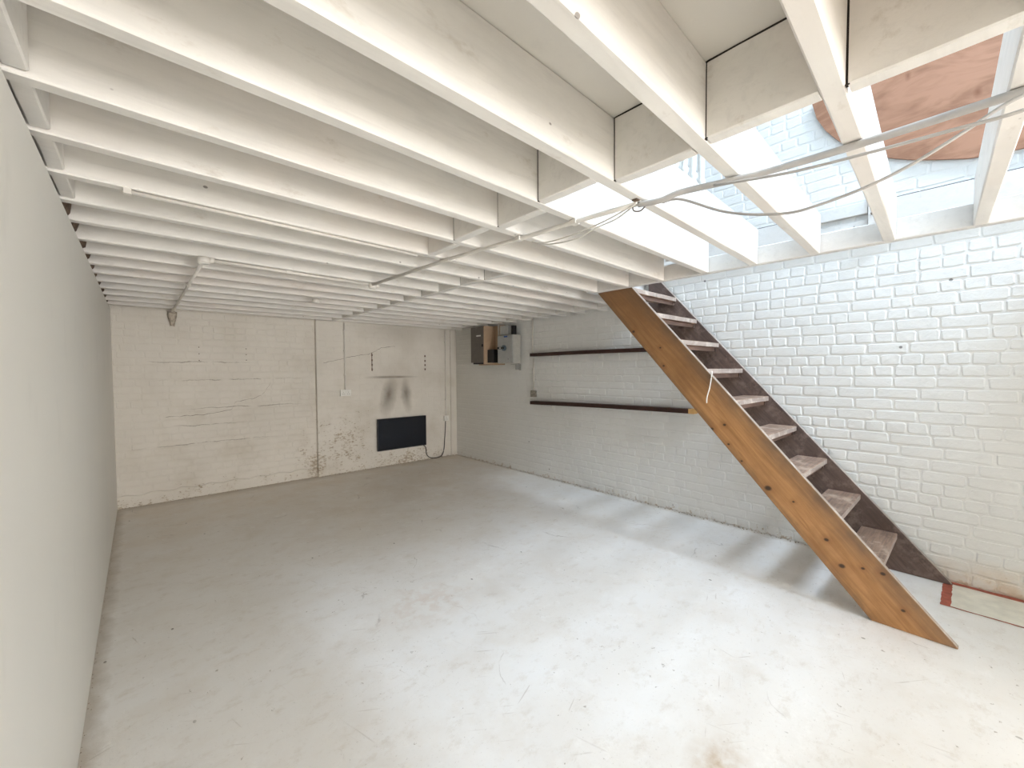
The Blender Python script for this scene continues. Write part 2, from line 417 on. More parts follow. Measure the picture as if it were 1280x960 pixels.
# joists (near face y at x = 0, drift across the room)
JY = [-1.18, -.84, -.50, -.165, .172, .512, .860, 1.185, 1.530, 1.850, 2.180, 2.500, 2.808, 3.168, 3.500, 3.835, 4.165, 4.520, 4.870, 5.245, 5.640, 5.97]
def jy(k, x): return JY[k] + .042*max(0, min(1, (5.2-JY[k])/3))*x
JW = .052
def beam(name, p0, p1, w_, h, mat, parent, seg=6, jit=.0012, tw=0):
    """timber from p0 to p1 (bottom near edge line), width w_ to the +side, height h; slightly uneven with worn arrises"""
    p0, p1 = Vector(p0), Vector(p1); d = (p1-p0); L = d.length; d.normalize()
    s = Vector((-d.y, d.x, 0)); c = .0045
    prof = [(c, 0), (w_-c, 0), (w_, c), (w_, h-c), (w_-c, h), (c, h), (0, h-c), (0, c)]
    vs, fs = [], []
    ph = random.random()*9
    for i in range(seg+1):
        t_ = i/seg; o = p0+d*(L*t_)
        dx = math.sin(ph+t_*5)*jit*1.6
        for (a_, b_) in prof:
            vs.append(o+s*(a_+dx+random.uniform(-jit, jit)*.6)+Vector((0, 0, b_+(random.uniform(-jit, jit) if b_ < h/2 else 0))))
    for i in range(seg):
        for k in range(8):
            fs.append((i*8+k, i*8+(k+1) % 8, (i+1)*8+(k+1) % 8, (i+1)*8+k))
    fs.append(tuple(range(8))[::-1]); fs.append(tuple(seg*8+k for k in range(8)))
    me = mesh(name, vs, fs)
    bm_ = bmesh.new(); bm_.from_mesh(me); bmesh.ops.recalc_face_normals(bm_, faces=bm_.faces); bm_.to_mesh(me); bm_.free()
    return link(name, me, mat, parent)
for k in range(len(JY)):
    xe = TX-.004 if JY[k] < 2.35 else XR-.004
    beam('joist', (XL-.095, jy(k, XL), ZC), (xe, jy(k, xe), ZC), JW, ZB-ZC-.001, MJ, ceil, 10)
def noggin(k, x, h0=ZC, h1=ZB-.003, w_=.05, joint=True, mat=MJ, gap=.0035, side=-1):
    """block between joist k and k+1, near-side face at x"""
    y0 = jy(k, x)+JW+gap; y1 = jy(k+1, x)-gap
    x1 = x+w_
    o = beam('noggin', (x1, y0, h0), (x1, y1, h0), w_, h1-h0, mat, ceil, 3, .0008)
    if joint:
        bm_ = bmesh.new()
        add_box(bm_, x+.001, x+.014, y1-.003, y1+gap+.003, h0+.001, h1+.002)      # solid dark strip, painted shade of the gap along the far joist
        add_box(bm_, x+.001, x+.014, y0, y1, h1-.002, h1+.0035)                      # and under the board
        link('joint_shade_strip', from_bm('joint_shade_strip', bm_), MDK, ceil)
nx = [1.35, 1.35, 1.36, 1.375, 1.335, 1.315, 1.345, 1.265, 1.335, 1.29, 1.33]
for k in range(0, 11):
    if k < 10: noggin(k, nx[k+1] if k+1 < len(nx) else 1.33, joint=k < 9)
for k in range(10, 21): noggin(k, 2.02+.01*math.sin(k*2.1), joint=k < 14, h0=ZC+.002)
for k in range(11, 21): noggin(k, 3.98 - .0*k, h0=ZC+.012, joint=False)
for k in range(0, 11): noggin(k, XL-.008, h0=ZC+.008, joint=False, w_=.045)
# trimmer carrying the joist ends at the stairwell
beam('trimmer_beam', (TX+.05, -1.3, ZC), (TX+.05, SY-.01, ZC), .05, .118, MT, ceil, 10)
beam('trimmer_beam', (TX+.05, SY+.03, ZC+.02), (XR-.01, SY+.05, ZC+.02), .045, .2, MT, ceil, 5)
# short packing board above the trimmer in the closed bays
for k in (7, 8, 9):
    box('packing_board', TX+.005, TX+.022, jy(k, TX)+JW+.004, jy(k+1, TX)-.004, ZC+.15, ZB-.004, MT, ceil)

# ------------------------------------------------------------------ bricks
def brick_mesh(name, L, h, dep, cham, jit, axis):
    """one painted brick face: rounded outline, back ring at the wall, front ring proud. axis 'y' lies on the right wall, 'x' on the back wall"""
    a, b = L/2, h/2
    out = [(-a, -b+cham), (-a+cham, -b), (0, -b), (a-cham, -b), (a, -b+cham), (a, b-cham), (a-cham, b), (0, b), (-a+cham, b), (-a, b-cham)]
    out = [(u+random.uniform(-jit, jit)*1.3, v+random.uniform(-jit, jit)*1.2) for u, v in out]
    s = cham*random.uniform(.7, 1.15)
    inn = [(u*(1-s/a), v*(1-s*(.55 if v > 0 else 1.1)/b)) for u, v in out]
    vs = []
    tilt = random.uniform(-.12, .12)*dep
    for u, v in out: vs.append((u, v, -.001))
    for u, v in inn: vs.append((u, v, dep*(1+tilt/dep*u/a)+random.uniform(-.1, .1)*dep))
    n = len(out)
    vs.append((random.uniform(-.3, .3)*a, random.uniform(-.3, .3)*b, dep*random.uniform(.95, 1.15)))
    fs = []
    for i in range(n):
        j = (i+1) % n
        fs.append((i, j, n+j, n+i)); fs.append((n+i, n+j, 2*n))
    if axis == 'y': vs = [(-w_, -u, v) for u, v, w_ in vs]        # proud towards -x, length along y
    else: vs = [(u, -w_, v) for u, v, w_ in vs]
    return vs, fs
def brick_wall(parent, axis, plane, u0, u1, z0, z1, course, mat, depf, vis, skip=None):
    SL, HL = .228, .110
    variants = {}
    for kind_, L in (('s', SL), ('h', HL)):
        for i in range(14 if kind_ == 's' else 9):
            dl = random.uniform(-.004, .004)
            variants[(kind_, i)] = None
    lst = []
    z = z0; row = 0
    while z < z1:
        header = (row % 5 == 2) or random.random() < .12 or (axis == 'y' and 1.45 < z < 2.2 and row % 2 == 0)
        L = HL if header else SL
        u = u0 - random.uniform(0, .235)
        while u < u1:
            ll = L*random.uniform(.97, 1.03) if random.random() > .10 else HL*random.uniform(.9, 1.1)
            a, b = max(u, u0), min(u+ll, u1)
            if b-a > .03:
                lst.append(((a+b)/2, z+course/2, b-a, ll))
            u += ll+random.uniform(.003, .008)
        z += course; row += 1
    # rank by size in the picture
    def proj(P):
        v = Vector(P)-Vector((0, 0, EYE)); d_ = v.dot(F)
        if d_ < .05: return None
        return 640+518.6*v.dot(R2)/d_, 480-518.6*v.dot(U2)/d_, d_
    rank = []
    for i, (uc, zc_, wd, ll) in enumerate(lst):
        if skip and skip(uc, zc_): continue
        P = (plane, uc, zc_) if axis == 'y' else (uc, plane, zc_)
        q = proj(P); s = 0
        if q and -20 < q[0] < 1300 and -20 < q[1] < 980 and vis(uc, zc_): s = wd/(q[2]**2)*(abs(R.y if axis == 'y' else R.x)+.2)
        rank.append((s, i))
    rank.sort(reverse=True)
    top = [i for s, i in rank[:300] if s > 0]; rest = [i for s, i in rank if s >= 0][len(top):]
    cache = {}
    for i in top:
        uc, zc_, wd, ll = lst[i]
        full = abs(wd-ll) < .001
        dep = depf(uc, zc_)
        key = (round(wd/.004) if full else wd, random.randrange(3) if full else i, round(dep, 3))
        wd = round(wd/.004)*.004 if full else wd
        if key not in cache:
            vs, fs = brick_mesh('brick', wd, course-.007, dep, .009, .0030, axis)
            me = mesh('brick', vs, fs); cache[key] = me
        P = (plane, uc, zc_) if axis == 'y' else (uc, plane, zc_)
        o = link('brick', cache[key], mat, parent, loc=P)
        r_ = random.gauss(0, .008)
        o.rotation_euler = (r_, 0, 0) if axis == 'y' else (0, r_, 0)
    V, Fs = [], []
    for i in rest:
        uc, zc_, wd, ll = lst[i]
        vs, fs = brick_mesh('b', wd, course-.007, depf(uc, zc_), .009, .0030, axis)
        n0 = len(V)
        ox, oy = (plane, uc) if axis == 'y' else (uc, plane)
        V += [(x+ox, y+oy, z_+zc_) for x, y, z_ in vs]; Fs += [tuple(q+n0 for q in f) for f in fs]
    link('brick_courses', mesh('brick_courses', V, Fs), mat, parent, kind='stuff')
def depr(y, z):
    if y > 4.3: return .0022
    if z > 2.5: return .0035
    return .0050 if y < 1.2 else .0045
brick_wall(wr, 'y', XR, -1.2, YB-.06, .0, 4.2, .0845, MBR, depr,
           lambda y, z: (z < 2.2 and y > -.45 and z < 2.1) or (2.75 < z < 3.2 and .2 < y < 1.9))
PX, PY = 1.862, 6.185                         # the thicker pier that carries the right half of the back wall
pier = box('wall_pier', PX, XR-.001, PY, YB-.001, 0, ZC+.12, MBB, wb)
brick_wall(wb, 'x', YB, XL, PX, .145, ZC+.1, .0795, MBB, lambda x, z: .0028, lambda x, z: z < 2.19)
bb = D.objects
# the pier's own brick faces
def pier_bricks():
    V, Fs = [], []
    z = 0.02
    row = 0
    while z < ZC:
        u = PX - (row % 2)*.1
        while u < XR:
            a, b = max(u, PX+.004), min(u+.225, XR-.004)
            if b-a > .04:
                vs, fs = brick_mesh('b', b-a, .069, .0018, .006, .0025, 'x')
                n0 = len(V); V += [(x+(a+b)/2, y+PY, z_+z+.04) for x, y, z_ in vs]; Fs += [tuple(q+n0 for q in f) for f in fs]
            u += .235
        z += .0795; row += 1
    link('brick_courses', mesh('brick_courses', V, Fs), MBB, wb, kind='stuff')
pier_bricks()
# rendered plinth at the foot of the left half
bm = bmesh.new()
n = 30
top = []
for i in range(n+1):
    x = XL+(PX-XL)*i/n
    h = .135+.012*math.sin(i*1.7)+random.uniform(-.004, .004)
    dpt = .012+random.uniform(-.003, .004)
    top.append([bm.verts.new((x, YB+.01, h)), bm.verts.new((x, YB-dpt, h-.008)), bm.verts.new((x, YB-dpt-.004, 0))])
for a, b in zip(top, top[1:]):
    bm.faces.new((a[0], a[1], b[1], b[0])); bm.faces.new((a[1], a[2], b[2], b[1]))
link('plinth_render', from_bm('plinth_render', bm), MBB, wb)
# stepped settlement cracks
def crack(pts, y, wd):
    V, Fs = [], []
    P = [Vector((x, 0, z)) for x, z in pts]
    fine = []
    for a, b in zip(P, P[1:]):
        m_ = max(2, int((b-a).length/.03))
        for i in range(m_): fine.append(a.lerp(b, i/m_)+Vector((random.uniform(-.006, .006), 0, random.uniform(-.006, .006))))
    fine.append(P[-1])
    for i, p in enumerate(fine):
        h = wd*random.uniform(.25, 1)
        V += [(p.x, y, p.z-h), (p.x, y-.0006, p.z+h)]
        if i: Fs.append((2*i-2, 2*i, 2*i+1, 2*i-1))
    link('crack', mesh('crack', V, Fs), MRU, wb)
crack([(.22, .98), (.60, .985), (.86, 1.03), (.90, 1.12), (1.12, 1.155), (1.22, 1.22), (1.30, 1.36)], YB-.0045, .0028)
crack([(1.95, 1.62), (2.35, 1.72), (2.62, 1.76), (2.82, 1.86), (3.05, 1.89)], PY-.0035, .0030)

# trims: boarding on the upper wall beside the stairwell
tr = box('trim_1', XR-.034, XR-.008, .885, 4.0, 2.475, 2.757, MT, kind=ST)
tr = box('trim_2', XR-.034, XR-.008, -1.2, .47, 2.475, 2.757, MT, kind=ST)
bm = bmesh.new()
add_box(bm, XR-.035, XR-.008, .565, .87, 2.475, 2.64, .003)
link('trim_3', from_bm('trim_3', bm), MT, kind=ST)
box('trim_4', XR-.05, XR-.008, .565, .87, 2.682, 2.772, MT, kind=ST, bev=.003)
o = box('trim_5', XR-.06, XR-.008, .475, .56, 2.475, 2.80, MT, kind=ST)
for y_, z_ in ((.535, 2.668), (.508, 2.612)):
    bm = bmesh.new(); tube_into(bm, [(XR-.070, y_, z_), (XR-.055, y_, z_)], .011, 10)
    link('bolt_head', from_bm('bolt_head', bm), MRU, o)
bm = bmesh.new()
add_box(bm, XR-.022, XR-.004, .885, 4.0, 2.757, 2.765); add_box(bm, XR-.022, XR-.004, -1.2, .47, 2.757, 2.765)
link('trim_6', from_bm('trim_6', bm), MDK, kind=ST)
# plastered strip in the far corner
box('trim_7', 4.085, XR-.002, PY-.028, PY, 0, ZC, MBB, kind=ST, bev=.004)
# rubble mortar on the wall heads between the far joist ends
for k in range(11, 21):
    bm = bmesh.new()
    for q in range(3):
        y0 = jy(k, -.2)+JW+.02+q*.075
        r_ = bmesh.ops.create_icosphere(bm, subdivisions=2, radius=1)
        for v_ in r_['verts']:
            j_ = random.uniform(.9, 1.12)
            v_.co = Vector((XL-.06+v_.co.x*.07*j_, y0+.04+v_.co.y*.05*j_, ZC+.06+v_.co.z*.085*j_))
    link('rubble_packing', from_bm('rubble_packing', bm), MDB2, ceil)

# ------------------------------------------------------------------ upper storey things
def balustrade():
    root = thing('balustrade', 'white turned balustrade at the edge of the floor above, seen up through the joists', 'balustrade', (3.0, 1.42, ZB+.045))
    y0 = 1.42; k = y0/1.31
    def part(nm, bm, m=MWH):
        o = link(nm, from_bm(nm, bm), m, root); o.location = -root.location; return o
    zb = ZB+.045
    bm = bmesh.new(); add_box(bm, .6, 3.12, y0-.02, y0+.02, zb+.04, zb+.07, .004); part('bottom_rail', bm)
    bm = bmesh.new(); add_box(bm, .6, 3.12, y0-.03, y0+.03, zb+.92, zb+.97, .008); part('handrail', bm)
    z0 = zb+.07
    prof = [(.0, .021), (.10, .021), (.115, .012), (.13, .021), (.15, .023), (.17, .014), (.20, .012), (.27, .026), (.31, .028), (.345, .016), (.36, .024), (.38, .024), (.40, .015),
            (.46, .019), (.60, .021), (.70, .015), (.72, .022), (.74, .015), (.76, .021), (.85, .021)]
    x = 3.025*k*.985
    for i in range(17):
        bm = bmesh.new(); tube_into(bm, [(x, y0, z0+a_) for a_, _ in prof], [b_*1.25 for _, b_ in prof], 12)
        part('baluster', bm); x -= .139
balustrade()
# plywood sheet with a curved lower edge screwed to the upper wall
bm = bmesh.new()
out = []
zt, yl, yr = 3.68, .935, -1.05
out.append((yr, zt)); out.append((yr, 2.90))
for (a_, b_) in ((-.55, 2.86), (-.058, 2.885), (.06, 2.905), (.168, 2.94), (.30, 2.985), (.425, 3.043), (.55, 3.115), (.66, 3.20), (.76, 3.31), (.84, 3.42), (.90, 3.54), (.935, 3.68)):
    out.append((a_, b_))
a = [bm.verts.new((XR-.034, y, z)) for y, z in out]; b = [bm.verts.new((XR-.018, y, z)) for y, z in out]
bm.faces.new(a); bm.faces.new(b[::-1])
for i in range(len(out)): bm.faces.new((a[i], a[(i+1) % len(out)], b[(i+1) % len(out)], b[i]))
link('plywood_sheet', from_bm('plywood_sheet', bm), MPLY, label='large orange plywood sheet with curved lower edge fixed high on the upper wall', cat='plywood board')

# ------------------------------------------------------------------ staircase
SX0, SX1 = 3.20, 4.17
st = thing('staircase', 'steep open wooden stair with orange-brown side board and dark worn treads against brick wall', 'stairs', (3.68, 1.2, 0))
def sp(o): o.location = -st.location; return o
up = lambda y: .02+1.117*(y-.036)            # top edge height of the near side board
lo = lambda y: 1.117*(y-.376)
def stringer(x0, x1, mats, fm, dy=0, yt=2.33):
    prof = [(.024+dy, .0015), (.378+dy, .0015), (yt+dy, lo(yt)), (yt+dy, up(yt)), (.024+dy, up(.024))]
    return sp(prism_x('stringer', prof, x0, x1, mats, st, fm, bev=.003))
s0 = stringer(SX0, SX0+.042, [MSO, MSD, MSE], lambda i: 0 if i in (-1, 1, 0) else (1 if i == -2 else 2), yt=2.365)
s0['label'] = 'orange-brown varnished board'
s1 = stringer(SX1-.042, SX1, [MSD, MSE], lambda i: 1 if i in (2, 3) else 0, dy=.045, yt=2.33)
s1['label'] = 'dark brown board'
for i in range(9):
    yf = .352+.2135*i; zt = .282+.2445*i
    x0, x1 = SX0+.030, SX1-.030
    prof = [(yf, zt-.042), (yf+.205, zt-.042), (yf+.205, zt), (yf, zt)]
    sp(prism_x('tread', prof, x0, x1, [MTR, MTF], st, lambda q: 1 if q == 3 else 0, bev=.003))
    # bearer under the tread, set back
    bm = bmesh.new(); add_box(bm, SX0+.043, SX1-.043, yf+.030, yf+.052, zt-.078, zt-.043, .002)
    sp(link('bearer', from_bm('bearer', bm), MTB, st))
    for xx in (SX0+.043, SX1-.043-.022):
        bm = bmesh.new(); add_box(bm, xx, xx+.022, yf+.02, yf+.19, zt-.080, zt-.043, .002)
        sp(link('cleat', from_bm('cleat', bm), MSD, st))
# white cord over the edge of the near side board
tube('hanging_cord', spline([(3.215, 1.318, 1.485), (3.192, 1.315, 1.435), (3.188, 1.325, 1.36), (3.187, 1.343, 1.29), (3.188, 1.345, 1.245)]), .0045, MWH,
     label='short white cord dangling over the edge of the orange-brown stair side board', cat='cord')

# ------------------------------------------------------------------ wall battens (thin shelves)
def batten(name, y0, z0, y1, z1, th, dep, endmat, label):
    root = thing(name, label, 'shelf', (XR-dep/2, (y0+y1)/2, (z0+z1)/2))
    bm = bmesh.new(); n_ = 12; rings = []
    for i in range(n_+1):
        t_ = i/n_; y = y0+(y1-y0)*t_; z = z0+(z1-z0)*t_+.006*math.sin(t_*3.1)
        rings.append([bm.verts.new(p) for p in ((XR-.004, y, z-th), (XR-dep, y, z-th), (XR-dep, y, z), (XR-.004, y, z))])
    for a_, b_ in zip(rings, rings[1:]):
        for k in range(4): bm.faces.new((a_[k], a_[(k+1) % 4], b_[(k+1) % 4], b_[k]))
    bm.faces.new(rings[0]); bm.faces.new(rings[-1])
    o = link('board', from_bm('board', bm), MSH, root); o.location = -root.location
    if endmat:
        o = box('sawn_end', XR-dep-.001, XR-.003, y1-.055, y1-.001, z1-th-.001, z1+.001, endmat, root); o.location = -root.location
        o['label'] = 'pale sawn end'
    for yy in (y0-.35, (y0+y1)/2, y1+.45):
        t_ = (yy-y0)/(y1-y0); z = z0+(z1-z0)*t_-th
        bm = bmesh.new()
        add_box(bm, XR-.012, XR-.005, yy-.008, yy+.008, z-.05, z-.001); add_box(bm, XR-dep*.8, XR-.005, yy-.008, yy+.008, z-.004, z-.001)
        o = link('bracket', from_bm('bracket', bm), MWH, root); o.location = -root.location
batten('wall_shelf', 4.19, 1.738, 1.95, 1.735, .044, .10, None, 'upper thin dark wooden wall shelf running behind the stair')
batten('wall_shelf', 4.19, 1.064, 1.915, 1.100, .046, .10, MSC, 'lower thin dark wooden wall shelf with a pale sawn end')

# ------------------------------------------------------------------ screen on back wall and its lead
tv = thing('flat_screen', 'black flat screen panel mounted low on the stained back wall', 'screen', (3.16, PY-.03, .74))
x0, x1, z0, z1 = 2.715, 3.565, .255, .755
yy = PY-.062
bm = bmesh.new(); add_box(bm, x0, x1, yy, yy+.035, z0, z1, .006)
o = link('casing', from_bm('casing', bm), MBZ, tv); o.location = -tv.location
bm = bmesh.new(); add_box(bm, x0+.012, x1-.012, yy-.002, yy+.004, z0+.02, z1-.012, .001)
o = link('screen', from_bm('screen', bm), MSCR, tv); o.location = -tv.location
bm = bmesh.new(); add_box(bm, x0+.25, x1-.25, yy+.034, PY-.001, z0+.12, z1-.12, .003)
o = link('wall_mount', from_bm('wall_mount', bm), MBZ, tv); o.location = -tv.location
tube('power_lead', spline([(3.50, PY-.03, .27), (3.57, PY-.02, .21), (3.585, PY-.02, .10), (3.64, PY-.03, .03), (3.76, PY-.05, .008), (3.87, PY-.04, .03), (3.93, PY-.02, .12), (3.95, PY-.02, .30), (3.965, PY-.02, .5), (3.97, PY-.022, .62)]),
     .0065, MBK, label='black power lead looping from the wall screen to the spur outlet in the corner', cat='cable')

def socket(name, loc, axis, w_, h, label, n_out=2, mat=MWH):
    """surface outlet facing -y ('x' axis) or -x ('y' axis)"""
    root = thing(name, label, 'socket', loc)
    def part(nm, a0, a1, d0, d1, b0, b1, m, bev=.002):
        bm = bmesh.new()
        if axis == 'x': add_box(bm, a0, a1, -d1, -d0, b0, b1, bev)
        else: add_box(bm, -d1, -d0, -a1, -a0, b0, b1, bev)
        return link(nm, from_bm(nm, bm), m, root)
    part('back_box', -w_/2, w_/2, 0, .028, -h/2, h/2, mat)
    part('face_plate', -w_/2-.002, w_/2+.002, .0285, .036, -h/2-.002, h/2+.002, mat)
    for i in range(n_out):
        cx = (i-(n_out-1)/2)*w_/n_out
        part('rocker_switch', cx-.012, cx+.002, .036, .041, h*.12, h*.36, mat, .001)
        for dx, dz in ((0, .008), (-.011, -.018), (.011, -.018)):
            part('pin_slot', cx+dx-.003, cx+dx+.003, .0355, .0372, dz-.004, dz+.004, MBK, 0)
    return root
socket('double_socket', (2.25, PY-.002, 1.185), 'x', .15, .088, 'white double socket hanging from a thin conduit on the back wall')
socket('spur_outlet', (3.985, PY-.002, .67), 'x', .085, .085, 'small white outlet low beside the far corner, above the black lead', 1)
socket('wall_outlet', (XR-.008, 4.19, 1.165), 'y', .09, .09, 'small grubby outlet below the vertical conduit just above the lower shelf', 1, plain('grubby_plastic', (.42, .38, .32), .7, sc=60, var=.6))

def conduit(name, pts, rad, label, mat=MCD, clips=(), n=8, cat='conduit', axis='x'):
    root = thing(name, label, cat, pts[0])
    bm = bmesh.new(); tube_into(bm, pts, rad, n)
    o = link('pipe', from_bm('pipe', bm), mat, root); o.location = -root.location
    for c_ in clips:
        bm = bmesh.new(); x, y, z = c_
        add_box(bm, x-rad*1.5, x+rad*1.5, y-rad*1.5, y+rad*1.5, z-.011, z+.011, .002)
        o = link('clip', from_bm('clip', bm), mat, root); o.location = -root.location
conduit('conduit', [(2.25, PY-.014, 1.232), (2.25, PY-.014, ZC-.001)], .0095, 'thin white vertical conduit dropping to the double socket on the back wall', clips=[(2.25, PY-.014, z) for z in (1.45, 1.8, 2.1)])
conduit('conduit', [(3.985, PY-.014, .716), (3.985, PY-.014, ZC-.001)], .0095, 'thin vertical conduit beside the far corner dropping to the small low outlet', clips=[(3.985, PY-.014, z) for z in (1.0, 1.5, 2.0)])
conduit('conduit', [(XR-.02, 4.19, 1.214), (XR-.02, 4.19, 1.665)], .0095, 'short white vertical conduit between the upper shelf and the small worn outlet')
conduit('conduit', [(XR-.02, 4.21, 1.742), (XR-.02, 4.21, ZC+.02)], .0095, 'white vertical conduit rising from the upper shelf to the ceiling beside the switch boxes')
zc_ = ZC-.013
conduit('conduit', [(1.415, 3.24, zc_), (1.455, 2.2, zc_), (1.515, 1.6, zc_), (1.55, 1.15, zc_), (1.575, .94, zc_)], .0115, 'grey-white conduit crossing under the joists from the junction box to the cable hook',
        clips=[(1.46, 2.21, zc_), (1.512, 1.62, zc_), (1.545, 1.27, zc_)])
conduit('heavy_cable', spline([(1.57, .95, zc_-.006), (1.585, .86, zc_-.012), (1.60, .78, zc_+.0), (1.63, .62, zc_-.004), (1.66, .48, zc_-.003), (1.68, .24, zc_), (1.675, -.07, zc_), (1.67, -.6, zc_), (1.67, -1.15, zc_)]), .0125,
        'thick grey armoured cable clipped under the joists across the open bays', MCG, cat='cable')
conduit('conduit', [(.345, 3.195, zc_), (1.385, 3.255, zc_)], .0105, 'conduit along one joist between the two ceiling junction boxes', clips=[(.8, 3.22, zc_)])
conduit('conduit', [(.318, 3.23, zc_), (.302, 6.13, zc_)], .0115, 'conduit running under the joists from the left junction box to the back wall', clips=[(.312, 4.2, zc_), (.306, 5.3, zc_)])
conduit('conduit', [(-.02, 2.20, zc_+.004), (1.27, 2.265, zc_+.004)], .008, 'thin conduit along one joist near the left wall', clips=[(-.015, 2.2, zc_+.004)])
def junction(x, y, label):
    root = thing('junction_box', label, 'junction box', (x, y, ZC-.001))
    bm = bmesh.new(); tube_into(bm, [(0, 0, -.036), (0, 0, -.032), (0, 0, 0)], [.030, .034, .034], 14)
    link('housing', from_bm('housing', bm), MCD, root)
    bm = bmesh.new(); tube_into(bm, [(0, 0, -.042), (0, 0, -.0365)], [.026, .031], 14)
    link('lid', from_bm('lid', bm), MWH, root)
    for a_ in (0, math.pi/2):
        bm = bmesh.new(); tube_into(bm, [(.03*math.cos(a_), .03*math.sin(a_), -.013), (.052*math.cos(a_), .052*math.sin(a_), -.013)], .015, 8)
        link('spout', from_bm('spout', bm), MCD, root)
junction(.315, 3.185, 'round white junction box under the joists nearer the left wall')
junction(1.425, 3.265, 'round white junction box under the joists where the long conduit starts')
junction(1.30, 4.30, 'round white junction box farther back under the joists')
# corroded stub where the left conduit meets the back wall
bm = bmesh.new()
tube_into(bm, [(.305, YB-.05, ZC-.005), (.30, YB-.045, ZC-.05), (.305, YB-.04, ZC-.12), (.30, YB-.04, ZC-.17)], [.05, .042, .028, .018], 9)
for v_ in bm.verts: v_.co += Vector([random.uniform(-.008, .008) for _ in range(3)])
link('conduit_stub', from_bm('conduit_stub', bm), plain('crusted_pale_metal', (.55, .49, .41), .8, sc=40, var=.5), label='crusted lumpy pipe stub at the top of the back wall', cat='pipe')

# sagging cables
tube('sagging_cable', spline([(1.60, .86, ZC-.03), (1.61, .788, 2.172), (1.62, .642, 2.088), (1.62, .533, 2.044), (1.62, .424, 2.018), (1.62, .347, 2.019), (1.62, .23, 2.037), (1.62, .127, 2.069), (1.62, .03, 2.116), (1.625, -.049, 2.160), (1.64, -.16, 2.19)]), .0048, MCG,
     label='thin grey cable sagging deepest below the open joist bays', cat='cable', group=None)
tube('sagging_cable', spline([(1.615, .66, ZC-.022), (1.5795, 0.5733, 2.1581), (1.5795, 0.4046, 2.1328), (1.5795, 0.2252, 2.1211), (1.5795, 0.0507, 2.1142), (1.5795, -0.0673, 2.1113), (1.5892, -0.2437, 2.1338), (1.5990, -0.4875, 2.1727)]), .0048, MCG,
     label='thin grey cable hanging nearly straight just under the thick cable', cat='cable')
tube('slack_wire', spline([(1.625, 1.625, 2.203), (1.60, 1.606, 2.192), (1.60, 1.494, 2.154), (1.60, 1.308, 2.138), (1.60, 1.189, 2.160), (1.60, 1.08, 2.172), (1.585, .98, 2.198)]), .0034, MCW,
     label='pale slack wire, the lower of two strung from a nail to the cable hook', cat='wire')
tube('slack_wire', spline([(1.5892, 1.5892, 2.1854), (1.5795, 1.5112, 2.1610), (1.5697, 1.3650, 2.1494), (1.5600, 1.2188, 2.1513), (1.5503, 1.0725, 2.1630), (1.5405, 0.9409, 2.1854)]), .0034, MCW,
     label='pale slack wire, the upper of two strung from a nail to the cable hook', cat='wire')
hk = thing('cable_hook', 'small rusty hook gathering the cables under a joist at the open bays', 'hook', (1.58, .955, ZC))
bm = bmesh.new(); add_box(bm, -.035, .03, -.012, .012, -.006, -.0005, .001); link('plate', from_bm('plate', bm), MRU, hk)
bm = bmesh.new(); tube_into(bm, spline([(-.01, 0, -.006), (-.012, .02, -.02), (0, .022, -.035), (.012, 0, -.038), (.015, -.02, -.025)], 4), .003, 6)
link('hook', from_bm('hook', bm), MRU, hk)

# rusty fixing strips on the back wall
for x_, la in ((2.665, 'left of two rusty slotted fixing strips high on the back wall'), (3.585, 'right of two rusty slotted fixing strips, nearer the far corner')):
    r_ = thing('fixing_strip', la, 'wall bracket', (x_, PY-.004, 1.64))
    bm = bmesh.new(); add_box(bm, -.006, .006, -.004, 0, -.14, .14, .001)
    link('strip', from_bm('strip', bm), MCW if x_ > 3 else MRU, r_)
    for z_ in (-.11, -.04, .03, .11):
        bm = bmesh.new(); add_box(bm, -.012, .010, -.010, -.0045, z_-.018, z_+.012, .001)
        link('lug', from_bm('lug', bm), MRU, r_)
# nails and plugs
for i, (x_, z_) in enumerate(((.545, 1.80), (.545, 1.72), (.545, 1.64), (1.03, 1.795), (1.03, 1.72), (1.03, 1.65))):
    bm = bmesh.new(); tube_into(bm, [(x_, YB-.012, z_), (x_, YB-.001, z_)], .006, 6)
    link('wall_plug', from_bm('wall_plug', bm), MRU, label=('topmost','middle','lowest')[i % 3]+' dark plug in the column nearer the '+('left wall' if i < 3 else 'wall pier')+' on the back wall', cat='wall plug', group='wall plugs on the back wall')

# ------------------------------------------------------------------ switchgear on the right wall
# left case
c1 = thing('meter_case', 'dark brown-grey meter case with tan side, high in the far corner', 'electrical box', (4.09, 5.38, 1.6))
def cpart(root, nm, x0, x1, y0, y1, z0, z1, m, bev=.003, label=None):
    bm = bmesh.new(); add_box(bm, x0, x1, y0, y1, z0, z1, bev); o = link(nm, from_bm(nm, bm), m, root); o.location = -root.location
    if label: o['label'] = label
    return o
cpart(c1, 'casing', 3.985, 4.18, 5.085, 5.42, 1.625, 2.185, MDB)
cpart(c1, 'side_board', 3.975, 4.182, 5.055, 5.082, 1.600, 2.19, MTN, .002, 'tan side board')
cpart(c1, 'latch', 3.974, 3.986, 5.10, 5.13, 1.87, 1.91, MBK)
cpart(c1, 'badge', 3.982, 3.986, 5.16, 5.27, 2.035, 2.055, MWH, .001)
cpart(c1, 'base_flange', 4.0, 4.18, 5.10, 5.38, 1.600, 1.624, MBK)
cpart(c1, 'service_fuse', 4.03, 4.18, 4.90, 5.05, 1.62, 1.82, MBK)
